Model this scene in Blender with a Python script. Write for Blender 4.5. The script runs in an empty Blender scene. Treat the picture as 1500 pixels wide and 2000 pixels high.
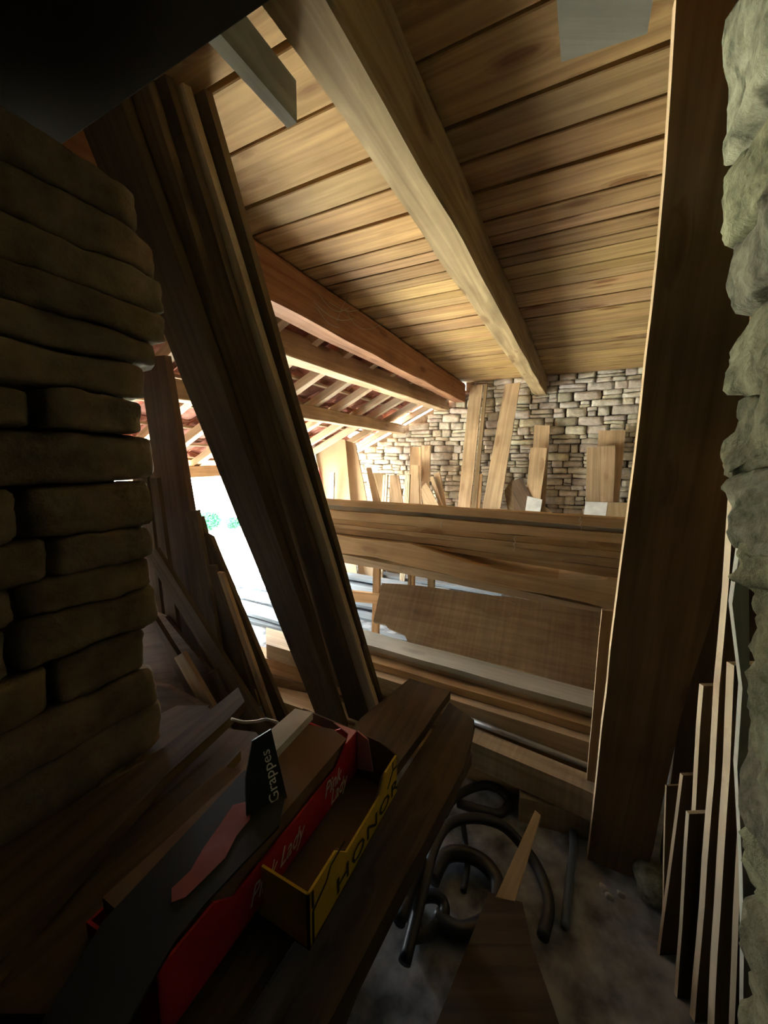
import bpy, bmesh, math, random
from mathutils import Vector, Matrix, noise

# ------------------------------------------------------------------ camera, light, exposure
scene = bpy.context.scene
col = scene.collection
F = 750.0                                   # focal length in pixels of the 1500 px wide frame
YA = Vector((380, 95, -750)).normalized()   # axes of the barn read in camera space
XA = Vector((1508, -110, 750)); XA = (XA - XA.dot(YA) * YA).normalized()
ZA = XA.cross(YA)
R = Matrix((XA, YA, ZA))                    # world = R @ camera
CAM = Vector((0, 0, 1.6))
cd = bpy.data.cameras.new('camera'); cam = bpy.data.objects.new('camera', cd); col.objects.link(cam)
cd.sensor_fit = 'HORIZONTAL'; cd.sensor_width = 36; cd.lens = 18; cd.clip_start = .02; cd.clip_end = 400
cam.matrix_world = Matrix.Translation(CAM) @ R.to_4x4()
scene.camera = cam
scene.view_settings.view_transform = 'Standard'
scene.view_settings.look = 'None'
scene.view_settings.exposure = 1.28
scene.view_settings.gamma = 1
scene.cycles.max_bounces = 10
scene.cycles.diffuse_bounces = 7
scene.cycles.use_denoising = True
scene.cycles.sample_clamp_indirect = 12

w = bpy.data.worlds.new('sky'); scene.world = w; w.use_nodes = True
bg = w.node_tree.nodes['Background']
bg.inputs[0].default_value = (.80, .93, 1.0, 1)
bg.inputs[1].default_value = 17.0
sd = bpy.data.lights.new('sun', 'SUN'); sun = bpy.data.objects.new('sun', sd); col.objects.link(sun)
sd.energy = 100; sd.angle = math.radians(2.5); sd.color = (1, .95, .86)
sun.rotation_euler = Vector((-1.0, .12, 1.25)).to_track_quat('Z', 'Y').to_euler()

def portal(name, loc, nrm, sx, sy):
    d = bpy.data.lights.new(name, 'AREA'); o = bpy.data.objects.new(name, d); col.objects.link(o)
    d.shape = 'RECTANGLE'; d.size = sx; d.size_y = sy; d.cycles.is_portal = True
    o.location = loc; o.rotation_euler = (-Vector(nrm)).to_track_quat('Z', 'Y').to_euler()
portal('daylight_opening', (-4.6, 3.0, .7), (1, 0, 0), 4.0, 1.9)

# ------------------------------------------------------------------ helpers
def ray(p): return R @ Vector((p[0] - 750, 1000 - p[1], -F))
def hit(p, pl):
    """pixel p -> the point where its ray meets plane pl = (point, normal)"""
    d = ray(p); o, n = pl
    return CAM + d * ((o - CAM).dot(n) / d.dot(n))
def PX(x): return (Vector((x, 0, 0)), Vector((1, 0, 0)))
def PY(y): return (Vector((0, y, 0)), Vector((0, 1, 0)))
def PZ(z): return (Vector((0, 0, z)), Vector((0, 0, 1)))
def PL(y0, z0, y1, z1, yaw=0):
    """leaning plane through (y0,z0) and (y1,z1), turned by yaw"""
    dx = Vector((math.cos(yaw), math.sin(yaw), 0)); s = Vector((0, y1 - y0, z1 - z0))
    return (Vector((0, y0, z0)), dx.cross(s).normalized())
def tag(o, label=None, cat=None, group=None, kind=None):
    if label: o['label'] = label
    if cat: o['category'] = cat
    if group: o['group'] = group
    if kind: o['kind'] = kind
    return o
def mesh_obj(name, verts, faces, mat, parent=None, mw=None, smooth=False):
    me = bpy.data.meshes.new(name); me.from_pydata([tuple(v) for v in verts], [], faces); me.update()
    if mat: me.materials.append(mat)
    o = bpy.data.objects.new(name, me); col.objects.link(o)
    if smooth:
        for p in me.polygons: p.use_smooth = True
    if mw: o.matrix_world = mw
    if parent: o.parent = parent; o.matrix_parent_inverse = parent.matrix_world.inverted()
    return o
def frame(o, x, n):
    x = x.normalized(); z = (n - n.dot(x) * x).normalized(); y = z.cross(x)
    return Matrix.Translation(o) @ Matrix((x, y, z)).transposed().to_4x4()
rng = random.Random(5)
def prism(name, pts, n, t, mat, bev=.003, wob=.0, parent=None, res=.12, edge=None):
    """outline pts (world, on one plane) given a thickness t along -n; local x runs along the longest edge, edges resampled and slightly uneven"""
    k = max(range(len(pts)), key=lambda i: (pts[(i + 1) % len(pts)] - pts[i]).length)
    mw = frame(sum(pts, Vector()) / len(pts), pts[(k + 1) % len(pts)] - pts[k], n)
    inv = mw.inverted(); L = [inv @ p for p in pts]
    seed = rng.uniform(0, 99); P = []
    for i, a in enumerate(L):
        b = L[(i + 1) % len(L)]; ln = (b - a).length; m = max(1, int(ln / res)) if wob else 1
        e = (b - a).normalized() if ln > 0 else Vector((1, 0, 0)); q = Vector((e.y, -e.x, 0))
        for j in range(m):
            v = a + (b - a) * j / m
            if j: v = v + q * wob * noise.noise(Vector((seed + i * 7, v.x * 3.1, v.y * 3.1)))
            P.append(Vector((v.x, v.y, 0)))
    if sum(P[i].x * P[(i + 1) % len(P)].y - P[(i + 1) % len(P)].x * P[i].y for i in range(len(P))) < 0: P.reverse()
    bm = bmesh.new()
    top = [bm.verts.new(p) for p in P]; bot = [bm.verts.new((p.x, p.y, -t)) for p in P]
    bm.faces.new(top); bm.faces.new(bot[::-1])
    for i in range(len(P)): bm.faces.new((top[i], bot[i], bot[(i + 1) % len(P)], top[(i + 1) % len(P)]))
    if bev:
        ed = [e for e in bm.edges if e.is_manifold and e.calc_face_angle(0) > .6]
        bmesh.ops.bevel(bm, geom=ed, offset=min(bev, t * .3), segments=1, affect='EDGES')
    me = bpy.data.meshes.new(name); bm.to_mesh(me); bm.free(); me.materials.append(mat)
    if edge:
        me.materials.append(edge)
        for f in me.polygons: f.material_index = 1 if abs(f.normal.z) < .8 else 0
    o = bpy.data.objects.new(name, me); col.objects.link(o); o.matrix_world = mw
    if parent: o.parent = parent; o.matrix_parent_inverse = parent.matrix_world.inverted()
    return o
def slab(name, label, px, pl, t, mat, cat='board', group=None, floor=None, head=None, wob=.004, bev=.003, parent=None, off=0.0, edge=None):
    """board whose outline is seen at pixels px on plane pl; floor=z: its last two corners (BR, BL) are carried down to height z"""
    n = pl[1].copy(); pl = (pl[0] + Vector((0, off, 0)), n)
    P = [hit(p, pl) for p in px]
    if floor is not None:
        tl, tr, br, bl = P
        for a, i in ((tr, 2), (tl, 3)):
            b = P[i]; P[i] = a + (b - a) * ((floor - a.z) / (b.z - a.z))
        lo = min(P[2].z, P[3].z)
    if head is not None:
        for i, j in ((0, 3), (1, 2)): P[i] = P[j] + (P[i] - P[j]) * ((head - P[j].z) / (P[i].z - P[j].z))
    if n.dot(P[0] - CAM) > 0: n = -n
    o = prism(name, P, n, t, mat, bev, wob, parent, edge=edge)
    if label: tag(o, label, cat, group)
    return o
def box(name, a, b, mat, parent=None, bev=.004):
    """box between corners a and b, local x along its longest side"""
    a = Vector(a); b = Vector(b); d = b - a
    ax = max(range(3), key=lambda i: abs(d[i])); X = Vector((0, 0, 0)); X[ax] = 1
    n = Vector((0, 0, 1)) if ax != 2 else Vector((0, -1, 0)); c = (a + b) / 2
    mw = frame(c, X, n); inv = mw.to_3x3().inverted(); h = inv @ (d / 2); h = Vector([abs(v) for v in h])
    bm = bmesh.new(); bmesh.ops.create_cube(bm, size=2)
    for v in bm.verts: v.co = Vector([v.co[i] * h[i] for i in range(3)])
    if bev: bmesh.ops.bevel(bm, geom=bm.edges[:], offset=min(bev, min(h) * .4), segments=1, affect='EDGES')
    me = bpy.data.meshes.new(name); bm.to_mesh(me); bm.free(); me.materials.append(mat)
    o = bpy.data.objects.new(name, me); col.objects.link(o); o.matrix_world = mw
    if parent: o.parent = parent; o.matrix_parent_inverse = parent.matrix_world.inverted()
    return o
def beam(name, a, b, w_, h_, mat, up=(0, 0, 1), rough=.006, seg=24, parent=None, bev=.008):
    """long timber from a to b (centre line of its underside), w_ wide, h_ high, with uneven sawn edges"""
    a = Vector(a); b = Vector(b); L = (b - a).length; x = (b - a).normalized(); up = Vector(up)
    mw = frame(a, x, up); V = []; Fc = []; sd_ = rng.uniform(0, 50)
    prof = [(-.5, 0), (-.5 + .12, -.0), (.5 - .12, 0), (.5, 0), (.5, .5), (.5, 1), (0, 1), (-.5, 1), (-.5, .5)]
    prof = [(-.5, .04), (-.46, 0), (0, 0), (.46, 0), (.5, .04), (.5, .5), (.5, .96), (.46, 1), (0, 1), (-.46, 1), (-.5, .96), (-.5, .5)]
    m = len(prof)
    for i in range(seg + 1):
        for j, (u, v) in enumerate(prof):
            p = Vector((L * i / seg, u * w_, v * h_))
            q = Vector((p.x * 2.2 + sd_, p.y * 9, p.z * 9))
            p.y += rough * noise.noise(q); p.z += rough * noise.noise(q + Vector((9, 9, 9)))
            V.append(p)
    for i in range(seg):
        for j in range(m):
            Fc.append((i * m + j, i * m + (j + 1) % m, (i + 1) * m + (j + 1) % m, (i + 1) * m + j))
    Fc.append(tuple(range(m))[::-1]); Fc.append(tuple(seg * m + j for j in range(m)))
    o = mesh_obj(name, V, Fc, mat, None, mw)
    if parent: o.parent = parent; o.matrix_parent_inverse = parent.matrix_world.inverted()
    return o
def tube(name, pts, r, mat, parent=None, sides=10, sub=6):
    P = [Vector(p) for p in pts]; C = []
    for i in range(len(P) - 1):
        p0 = P[max(i - 1, 0)]; p1 = P[i]; p2 = P[i + 1]; p3 = P[min(i + 2, len(P) - 1)]
        for s in range(sub):
            t = s / sub
            C.append(.5 * ((2 * p1) + (p2 - p0) * t + (2 * p0 - 5 * p1 + 4 * p2 - p3) * t * t + (3 * p1 - p0 - 3 * p2 + p3) * t ** 3))
    C.append(P[-1]); V = []; Fc = []; up = None
    for i, c in enumerate(C):
        d = (C[min(i + 1, len(C) - 1)] - C[max(i - 1, 0)]).normalized()
        if up is None: up = Vector((0, 0, 1)) if abs(d.z) < .9 else Vector((1, 0, 0))
        u = (up - up.dot(d) * d).normalized(); v = d.cross(u); up = u
        for j in range(sides):
            a = 2 * math.pi * j / sides; V.append(c + r * (math.cos(a) * u + math.sin(a) * v))
    for i in range(len(C) - 1):
        for j in range(sides):
            Fc.append((i * sides + j, i * sides + (j + 1) % sides, (i + 1) * sides + (j + 1) % sides, (i + 1) * sides + j))
    Fc.append(tuple(range(sides))[::-1]); Fc.append(tuple((len(C) - 1) * sides + j for j in range(sides)))
    return mesh_obj(name, V, Fc, mat, parent, smooth=True)

# ------------------------------------------------------------------ materials
def nt(name):
    m = bpy.data.materials.new(name); m.use_nodes = True; t = m.node_tree
    return m, t, t.nodes['Principled BSDF'], t.nodes.new, t.links.new
def wood(name, dark, light, grey=0.0, planks=False, saw=0.0, knots=.6, rough=.75, vary=.35, stain=.5, spec=.25):
    m, t, b, N, L = nt(name)
    tc = N('ShaderNodeTexCoord'); oi = N('ShaderNodeObjectInfo')
    off = N('ShaderNodeVectorMath'); off.operation = 'SCALE'; off.inputs[0].default_value = (13, 17, 11)
    L(oi.outputs['Random'], off.inputs['Scale'])
    add = N('ShaderNodeVectorMath'); L(tc.outputs['Object'], add.inputs[0]); L(off.outputs[0], add.inputs[1])
    if planks:
        at_ = N('ShaderNodeAttribute'); at_.attribute_name = 'tone'; pm = N('ShaderNodeVectorMath'); pm.operation = 'MULTIPLY_ADD'; pm.inputs[1].default_value = (37, 53, 41)
        L(at_.outputs['Color'], pm.inputs[0]); L(add.outputs[0], pm.inputs[2]); add = pm
    # knots warp the grain
    mk = N('ShaderNodeMapping'); mk.inputs['Scale'].default_value = (2.2, 7, 7); L(add.outputs[0], mk.inputs[0])
    vo = N('ShaderNodeTexVoronoi'); vo.inputs['Scale'].default_value = 1.0; L(mk.outputs[0], vo.inputs['Vector'])
    kr = N('ShaderNodeValToRGB'); kr.color_ramp.elements[0].position = .10; kr.color_ramp.elements[0].color = (1, 1, 1, 1)
    kr.color_ramp.elements[1].position = .24; kr.color_ramp.elements[1].color = (0, 0, 0, 1); L(vo.outputs['Distance'], kr.inputs[0])
    mp = N('ShaderNodeMapping'); mp.inputs['Scale'].default_value = (.9, 22, 22); L(add.outputs[0], mp.inputs[0])
    wv = N('ShaderNodeVectorMath'); wv.operation = 'MULTIPLY_ADD'; L(kr.outputs[0], wv.inputs[0]); wv.inputs[1].default_value = (0, .8, .8); L(mp.outputs[0], wv.inputs[2])
    n1 = N('ShaderNodeTexNoise'); n1.inputs['Scale'].default_value = 1.6; n1.inputs['Detail'].default_value = 6; n1.inputs['Distortion'].default_value = .6; L(wv.outputs[0], n1.inputs['Vector'])
    n2 = N('ShaderNodeTexNoise'); n2.inputs['Scale'].default_value = 2.3; n2.inputs['Detail'].default_value = 5; L(add.outputs[0], n2.inputs['Vector'])
    ramp = N('ShaderNodeValToRGB'); ramp.color_ramp.elements[0].position = .22; ramp.color_ramp.elements[0].color = (*dark, 1)
    ramp.color_ramp.elements[1].position = .74; ramp.color_ramp.elements[1].color = (*light, 1); L(n1.outputs[0], ramp.inputs[0])
    mx = N('ShaderNodeMix'); mx.data_type = 'RGBA'; mx.blend_type = 'MULTIPLY'; mx.inputs[0].default_value = stain
    rs = N('ShaderNodeValToRGB'); rs.color_ramp.elements[0].position = .35; rs.color_ramp.elements[0].color = (.42, .36, .32, 1); rs.color_ramp.elements[1].position = .6; rs.color_ramp.elements[1].color = (1, 1, 1, 1)
    L(n2.outputs[0], rs.inputs[0]); L(ramp.outputs[0], mx.inputs[6]); L(rs.outputs[0], mx.inputs[7])
    kx = N('ShaderNodeMix'); kx.data_type = 'RGBA'; kx.blend_type = 'MULTIPLY'; kx.inputs[7].default_value = (.35, .2, .12, 1)
    km = N('ShaderNodeMath'); km.operation = 'MULTIPLY'; km.inputs[1].default_value = knots; L(kr.outputs[0], km.inputs[0]); L(km.outputs[0], kx.inputs[0]); L(mx.outputs[2], kx.inputs[6])
    hs = N('ShaderNodeHueSaturation'); L(kx.outputs[2], hs.inputs['Color'])
    mr = N('ShaderNodeMapRange'); mr.inputs[3].default_value = 1 - vary; mr.inputs[4].default_value = 1 + vary * .6; L(oi.outputs['Random'], mr.inputs[0]); L(mr.outputs[0], hs.inputs['Value'])
    out = hs.outputs[0]
    if grey:
        gx = N('ShaderNodeMix'); gx.data_type = 'RGBA'; gx.inputs[0].default_value = grey; gx.inputs[7].default_value = (.50, .51, .44, 1)
        n3 = N('ShaderNodeTexNoise'); n3.inputs['Scale'].default_value = 6; L(add.outputs[0], n3.inputs['Vector'])
        mg = N('ShaderNodeMath'); mg.operation = 'MULTIPLY'; mg.inputs[1].default_value = grey * 2; L(n3.outputs[0], mg.inputs[0]); L(mg.outputs[0], gx.inputs[0]); L(out, gx.inputs[6]); out = gx.outputs[2]
    hgt = n1.outputs[0]
    if saw:
        sm_ = N('ShaderNodeMapping'); sm_.inputs['Scale'].default_value = (60, 2.5, 2.5); L(add.outputs[0], sm_.inputs[0])
        sw = N('ShaderNodeTexNoise'); sw.inputs['Scale'].default_value = 1; sw.inputs['Detail'].default_value = 2; L(sm_.outputs[0], sw.inputs['Vector'])
        sx = N('ShaderNodeMix'); sx.data_type = 'RGBA'; sx.blend_type = 'MULTIPLY'; sx.inputs[0].default_value = saw; L(out, sx.inputs[6]); L(sw.outputs[0], sx.inputs[7]); out = sx.outputs[2]
    L(out, b.inputs['Base Color']); b.inputs['Roughness'].default_value = rough
    b.inputs['Specular IOR Level'].default_value = spec
    bp = N('ShaderNodeBump'); bp.inputs['Strength'].default_value = .35; bp.inputs['Distance'].default_value = .004; L(hgt, bp.inputs['Height']); L(bp.outputs[0], b.inputs['Normal'])
    return m
def plain(name, c, rough=.6, metal=0, nz=0.0, scale=20, spec=.3, bump=.3):
    m, t, b, N, L = nt(name)
    b.inputs['Base Color'].default_value = (*c, 1); b.inputs['Roughness'].default_value = rough; b.inputs['Metallic'].default_value = metal
    b.inputs['Specular IOR Level'].default_value = spec
    if nz:
        tc = N('ShaderNodeTexCoord'); n = N('ShaderNodeTexNoise'); n.inputs['Scale'].default_value = scale; n.inputs['Detail'].default_value = 8; L(tc.outputs['Object'], n.inputs['Vector'])
        r = N('ShaderNodeValToRGB'); r.color_ramp.elements[0].position = .32; r.color_ramp.elements[0].color = (*[v * (1 - nz) for v in c], 1)
        r.color_ramp.elements[1].position = .68; r.color_ramp.elements[1].color = (*[min(1, v * (1 + nz * .5)) for v in c], 1); L(n.outputs[0], r.inputs[0]); L(r.outputs[0], b.inputs['Base Color'])
        bp = N('ShaderNodeBump'); bp.inputs['Strength'].default_value = bump; bp.inputs['Distance'].default_value = .01; L(n.outputs[0], bp.inputs['Height']); L(bp.outputs[0], b.inputs['Normal'])
    return m
def stone_mat(name, c0, c1, scale=14):
    m, t, b, N, L = nt(name)
    tc = N('ShaderNodeTexCoord'); at_ = N('ShaderNodeAttribute'); at_.attribute_name = 'tone'
    n = N('ShaderNodeTexNoise'); n.inputs['Scale'].default_value = scale; n.inputs['Detail'].default_value = 10; n.inputs['Roughness'].default_value = .65; L(tc.outputs['Object'], n.inputs['Vector'])
    r = N('ShaderNodeValToRGB'); r.color_ramp.elements[0].position = .3; r.color_ramp.elements[0].color = (*c0, 1); r.color_ramp.elements[1].position = .65; r.color_ramp.elements[1].color = (*c1, 1); L(n.outputs[0], r.inputs[0])
    mx = N('ShaderNodeMix'); mx.data_type = 'RGBA'; mx.blend_type = 'MULTIPLY'; mx.inputs[0].default_value = 1; L(r.outputs[0], mx.inputs[6]); L(at_.outputs['Color'], mx.inputs[7])
    L(mx.outputs[2], b.inputs['Base Color']); b.inputs['Roughness'].default_value = .95; b.inputs['Specular IOR Level'].default_value = .15
    bp = N('ShaderNodeBump'); bp.inputs['Strength'].default_value = .9; bp.inputs['Distance'].default_value = .02; L(n.outputs[0], bp.inputs['Height']); L(bp.outputs[0], b.inputs['Normal'])
    return m
M = dict(
    ceil=wood('ceiling pine', (.28, .165, .065), (.62, .43, .205), planks=True, knots=.75, vary=.0, stain=.4),
    beam=wood('beam oak', (.30, .20, .09), (.70, .53, .29), knots=.6, vary=.12, stain=.35, saw=.05),
    beamred=wood('red brown beam', (.20, .085, .04), (.40, .20, .10), knots=.5, vary=.1, stain=.5),
    tan=wood('tan timber', (.36, .24, .13), (.64, .46, .28), knots=.5, vary=.22),
    pale=wood('pale timber', (.50, .37, .22), (.78, .62, .42), knots=.35, vary=.12, stain=.35),
    orange=wood('orange timber', (.40, .23, .10), (.66, .42, .22), knots=.4, vary=.15),
    brown=wood('brown timber', (.20, .13, .065), (.40, .28, .15), knots=.5, vary=.2),
    stack=wood('light lifted stacked lumber', (.50, .32, .15), (.80, .58, .32), knots=.4, vary=.18, stain=.4),  # colour lightened in place of missing light on the stack front
    slabw=wood('orange brown slab wood', (.20, .12, .055), (.36, .235, .12), knots=.4, vary=.0, stain=.4),
    floorb=wood('bleached floor boards', (.17, .20, .22), (.34, .38, .40), knots=.2, vary=.3, stain=.6),
    shaded_old=wood('old store plank', (.06, .04, .022), (.15, .10, .055), knots=.4, vary=.15),  # old wood, darkened further to put the foreground shade into its colour
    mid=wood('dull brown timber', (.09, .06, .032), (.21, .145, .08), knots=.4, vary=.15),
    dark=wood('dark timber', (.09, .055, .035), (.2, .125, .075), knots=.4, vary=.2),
    grey=wood('weathered grey timber', (.42, .41, .33), (.68, .66, .54), grey=.25, knots=.3, vary=.2),
    saw=wood('saw marked timber', (.46, .35, .21), (.74, .6, .4), knots=.3, saw=.5, vary=.1),
    sawgrey=wood('saw marked brown plank', (.40, .29, .17), (.62, .47, .29), knots=.2, saw=.5, vary=.08),
    white=plain('whitewashed board', (.62, .60, .56), .7, nz=.25, scale=9),
    panel=plain('fibreboard panel', (.42, .29, .17), .8, nz=.15, scale=3),
    concrete=plain('dusty concrete', (.31, .325, .34), .95, nz=.65, scale=11, spec=.1, bump=.5),
    ground=plain('pale yard gravel', (.50, .50, .40), .95, nz=.25, scale=2),
    hose=plain('black rubber', (.022, .024, .028), .38, spec=.6),
    hoseblue=plain('grey blue rubber', (.12, .16, .2), .45, spec=.5),
    card=plain('brown cardboard', (.17, .105, .065), .85, nz=.1, scale=6),
    red=plain('red printed cardboard', (.45, .02, .03), .55, nz=.08, scale=5),
    pink=plain('pink printed cardboard', (.75, .35, .38), .6, nz=.1, scale=8),
    yellow=plain('yellow printed cardboard', (.62, .42, .03), .6, nz=.08, scale=6),
    black=plain('black printed cardboard', (.014, .018, .018), .5),
    ink=plain('black ink', (.02, .02, .015), .6),
    paper=plain('white ink', (.8, .78, .72), .6),
    motif=plain('dull red ink', (.28, .07, .06), .6, nz=.1),
    green=plain('leaf green', (.02, .11, .05), .8, nz=.4, scale=9),
    web=plain('dusty cobweb', (.3, .26, .22), .9),
    cloth=plain('pink cloth', (.75, .25, .24), .9),
    steel=plain('dull steel', (.42, .43, .43), .45, metal=.6, nz=.2),
    shadow=plain('shade black boards', (.02, .015, .01), .9, spec=.03),  # near-black colour stands in for the deep shade overhead
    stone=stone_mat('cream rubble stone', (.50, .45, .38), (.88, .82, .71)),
    stonenear=stone_mat('ochre rubble stone', (.12, .097, .062), (.28, .23, .155), 9),  # ochre stone darkened so its colour carries the shade near the camera
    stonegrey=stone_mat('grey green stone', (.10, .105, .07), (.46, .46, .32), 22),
    nearwall=plain('shade darkened wall', (.05, .04, .03), 1, nz=.3, spec=.05),  # dark copy of the joint colour, holds bounced light and brightness down
    mortar=plain('dark joint', (.22, .17, .12), 1, nz=.3, spec=.05),
    tile=stone_mat('clay tile', (.42, .17, .12), (.72, .40, .30), 12),
)

# ------------------------------------------------------------------ stones
def stone_template(n=(6, 4, 4), k=7):
    """points of a subdivided cube rounded to a pillow"""
    bm = bmesh.new(); V = {}; Fc = []
    def vid(p):
        key = tuple(round(c, 5) for c in p)
        if key not in V: V[key] = len(V)
        return V[key]
    for ax in range(3):
        u, v = (ax + 1) % 3, (ax + 2) % 3
        for s in (-1, 1):
            for i in range(n[u]):
                for j in range(n[v]):
                    q = []
                    for (a, b) in ((i, j), (i + 1, j), (i + 1, j + 1), (i, j + 1)):
                        p = [0, 0, 0]; p[ax] = s; p[u] = -1 + 2 * a / n[u]; p[v] = -1 + 2 * b / n[v]; q.append(vid(p))
                    Fc.append(q if s > 0 else q[::-1])
    bm.free(); P = [None] * len(V)
    for key, i in V.items():
        p = Vector(key); m = sum(abs(c) ** k for c in p) ** (1 / k); P[i] = p / m
    return P, Fc
class Stones:
    def __init__(s, n=(6, 4, 4), k=7): s.P, s.F = stone_template(n, k); s.V = []; s.Fc = []; s.T = []
    def add(s, c, h, amp=.01, freq=9, tone=None, tilt=0, fine=0):
        """stone centred at c with half sizes h"""
        b = len(s.V); g = tone or rng.uniform(.72, 1.0); ct, st = math.cos(tilt), math.sin(tilt); tc = (g, g * rng.uniform(.93, 1.0), g * rng.uniform(.84, 1.0), 1)
        for p in s.P:
            q = Vector((p.x * h[0], p.y * h[1], p.z * h[2])); q = Vector((q.x * ct - q.z * st, q.y, q.x * st + q.z * ct)) + Vector(c)
            q += Vector(noise.noise_vector(q * freq)) * amp + Vector(noise.noise_vector(q * freq * 3.1)) * amp * .35
            if fine: q += Vector(noise.noise_vector(q * 45)) * fine + Vector(noise.noise_vector(q * 110)) * fine * .4
            s.V.append(q); s.T.append(tc)
        s.Fc += [[b + i for i in f] for f in s.F]
    def build(s, name, mat, parent=None):
        o = mesh_obj(name, s.V, s.Fc, mat, parent, smooth=True)
        a = o.data.color_attributes.new('tone', 'FLOAT_COLOR', 'POINT')
        for i, t in enumerate(s.T): a.data[i].color = t
        return o

# ------------------------------------------------------------------ the setting
def roof_z(x): return 2.41 + .478 * (x + 2.01)
o = box('floor', (-4.6, -1.6, -.12), (2.2, 5.6, 0), M['concrete'], bev=0); tag(o, kind='structure')
o = mesh_obj('ground', [(-60, -40, -.3), (-4.6, -40, -.3), (-4.6, 60, -.3), (-60, 60, -.3)], [(0, 1, 2, 3)], M['ground']); tag(o, kind='structure')
# gable wall: courses of flat rubble up to the roof line
def gable():
    S = Stones((5, 2, 3), 14); z = 0.0; top = 2.73; Yf = 5.5
    while z < top:
        h = rng.uniform(.045, .115) if z > .55 else .12
        x = -4.3 + rng.uniform(0, .15)
        while x < 2.1:
            L = rng.uniform(.09, .34) if z > .55 else rng.uniform(.25, .45)
            zz = z + h / 2
            if x + L / 2 > -1.5 or zz + h / 2 < roof_z(x + L * .3) - .02:
                wz = .022 * noise.noise(Vector((x * 1.3, z * 1.1, 3))) * min(1, (top - z) * 6)
                parts = [(0, h)]
                if h > .07 and rng.random() < .35: q = h * rng.uniform(.35, .6); parts = [(0, q), (q, h)]
                for c0, c1 in parts:
                    L2 = L + rng.uniform(-.02, .01); S.add((x + L / 2, Yf + .09, z + wz + (c0 + c1) / 2), (L2 / 2 - .0005, .10 + rng.uniform(-.012, .012), (c1 - c0) / 2 + rng.uniform(-.004, .001)), .009, 9, tilt=rng.uniform(-.04, .04), tone=rng.uniform(.66, 1.0))
            x += L
        z += h
    return S.build('wall_back', M['stone'])
gw = gable(); tag(gw, kind='structure')
V = [(-4.6, 5.56, 0), (2.2, 5.56, 0), (2.2, 5.56, 2.9), (-1.5, 5.56, 2.9), (-1.5, 5.56, 2.62), (-4.6, 5.56, 1.1)]
V += [(x, 5.8, z) for x, y, z in V]; n_ = 6
o = mesh_obj('wall_back_core', V, [tuple(range(6)), tuple(range(11, 5, -1))] + [(i, i + 6, (i + 1) % 6 + 6, (i + 1) % 6) for i in range(6)], M['mortar'], gw)
tag(o)
# left wall: pillar of stone beyond the opening, closed near the partition
def rubble_wall(name, axis, fixed, lo, hi, z1, mat, hmin=.07, hmax=.12, lmin=.15, lmax=.35, thick=.09, zmin=0, zf=None):
    S = Stones((4, 4, 3), 6); z = zmin
    while z < z1:
        h = rng.uniform(hmin, hmax); u = lo
        while u < hi - .02:
            L = min(rng.uniform(lmin, lmax), hi - u)
            c, hh = ((fixed, u + L / 2, z + h / 2), (thick, L / 2 - .005, h / 2 - .004)) if axis == 'Y' else ((u + L / 2, fixed, z + h / 2), (L / 2 - .005, thick, h / 2 - .004))
            S.add(c, hh, .012, 6); u += L
        z += h
    return S.build(name, mat)
o = rubble_wall('wall_left', 'Y', -4.15, 4.75, 5.42, 1.42, M['stone']); tag(o, kind='structure')
o = box('wall_left_near', (-4.3, -.2, 0), (-4.1, 1.9, 1.4), M['mortar'], bev=0); tag(o, kind='structure')
o = box('wall_right', (1.95, -1.6, 0), (2.2, 5.8, 2.9), M['nearwall'], bev=0); tag(o, kind='structure')  # coloured dark to cut the light bounced onto beam and ceiling
o = box('wall_left_store', (-4.6, -1.6, 0), (-4.3, .30, 2.9), M['nearwall'], bev=0); tag(o, kind='structure')
# partition between the dark store and the barn, open in the middle
o = box('wall_front_left', (-4.3, .05, 0), (-1.42, .30, 2.7), M['nearwall'], bev=0); tag(o, kind='structure')
o = box('wall_front_right', (.72, .45, 0), (1.95, .9, 2.9), M['nearwall'], bev=0); tag(o, kind='structure')
o = box('wall_rear', (-4.6, -1.75, 0), (2.2, -1.6, 2.9), M['nearwall'], bev=0); tag(o, kind='structure')
# left jamb, its courses taken from the photograph (z0, z1, end, joints)
J = [(-.02, .16, 0, .2), (.165, .32, 0, .35), (.325, .47, .02, .1), (.475, .63, 0, .3), (.635, .80, -.01, .2), (.805, .935, .0, .0), (.94, 1.045, -.01, .0), (1.05, 1.155, -.03, .40), (1.16, 1.265, .01, .34),
     (1.27, 1.345, .0, .36), (1.35, 1.425, .0, .42), (1.43, 1.545, .01, .38), (1.555, 1.655, .04, .0), (1.665, 1.745, .0, .42), (1.755, 1.83, .02, .0), (1.84, 1.90, .06, .0), (1.905, 1.975, .08, .36), (1.98, 2.06, .09, .35), (2.065, 2.15, .08, .0), (2.155, 2.25, .03, .3)]
def jamb_left():
    S = Stones((12, 22, 10), 10)
    for z0, z1, e, j in J:
        y1 = .62 + e; cuts = [y1]
        if j: cuts.append(j - .02)
        while cuts[-1] > -1.4: cuts.append(cuts[-1] - rng.uniform(.3, .5))
        for a, b in zip(cuts[1:], cuts[:-1]):
            S.add((-1.12 + rng.uniform(-.01, .01), (a + b) / 2, (z0 + z1) / 2), (.13, (b - a) / 2 - .004, (z1 - z0) / 2 + .003), .013, 9, fine=.003)
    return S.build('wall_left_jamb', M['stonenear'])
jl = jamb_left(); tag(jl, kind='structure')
o = box('jamb_core', (-1.42, -1.5, 0), (-1.04, .56, 2.25), M['nearwall'], jl, bev=0)
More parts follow.
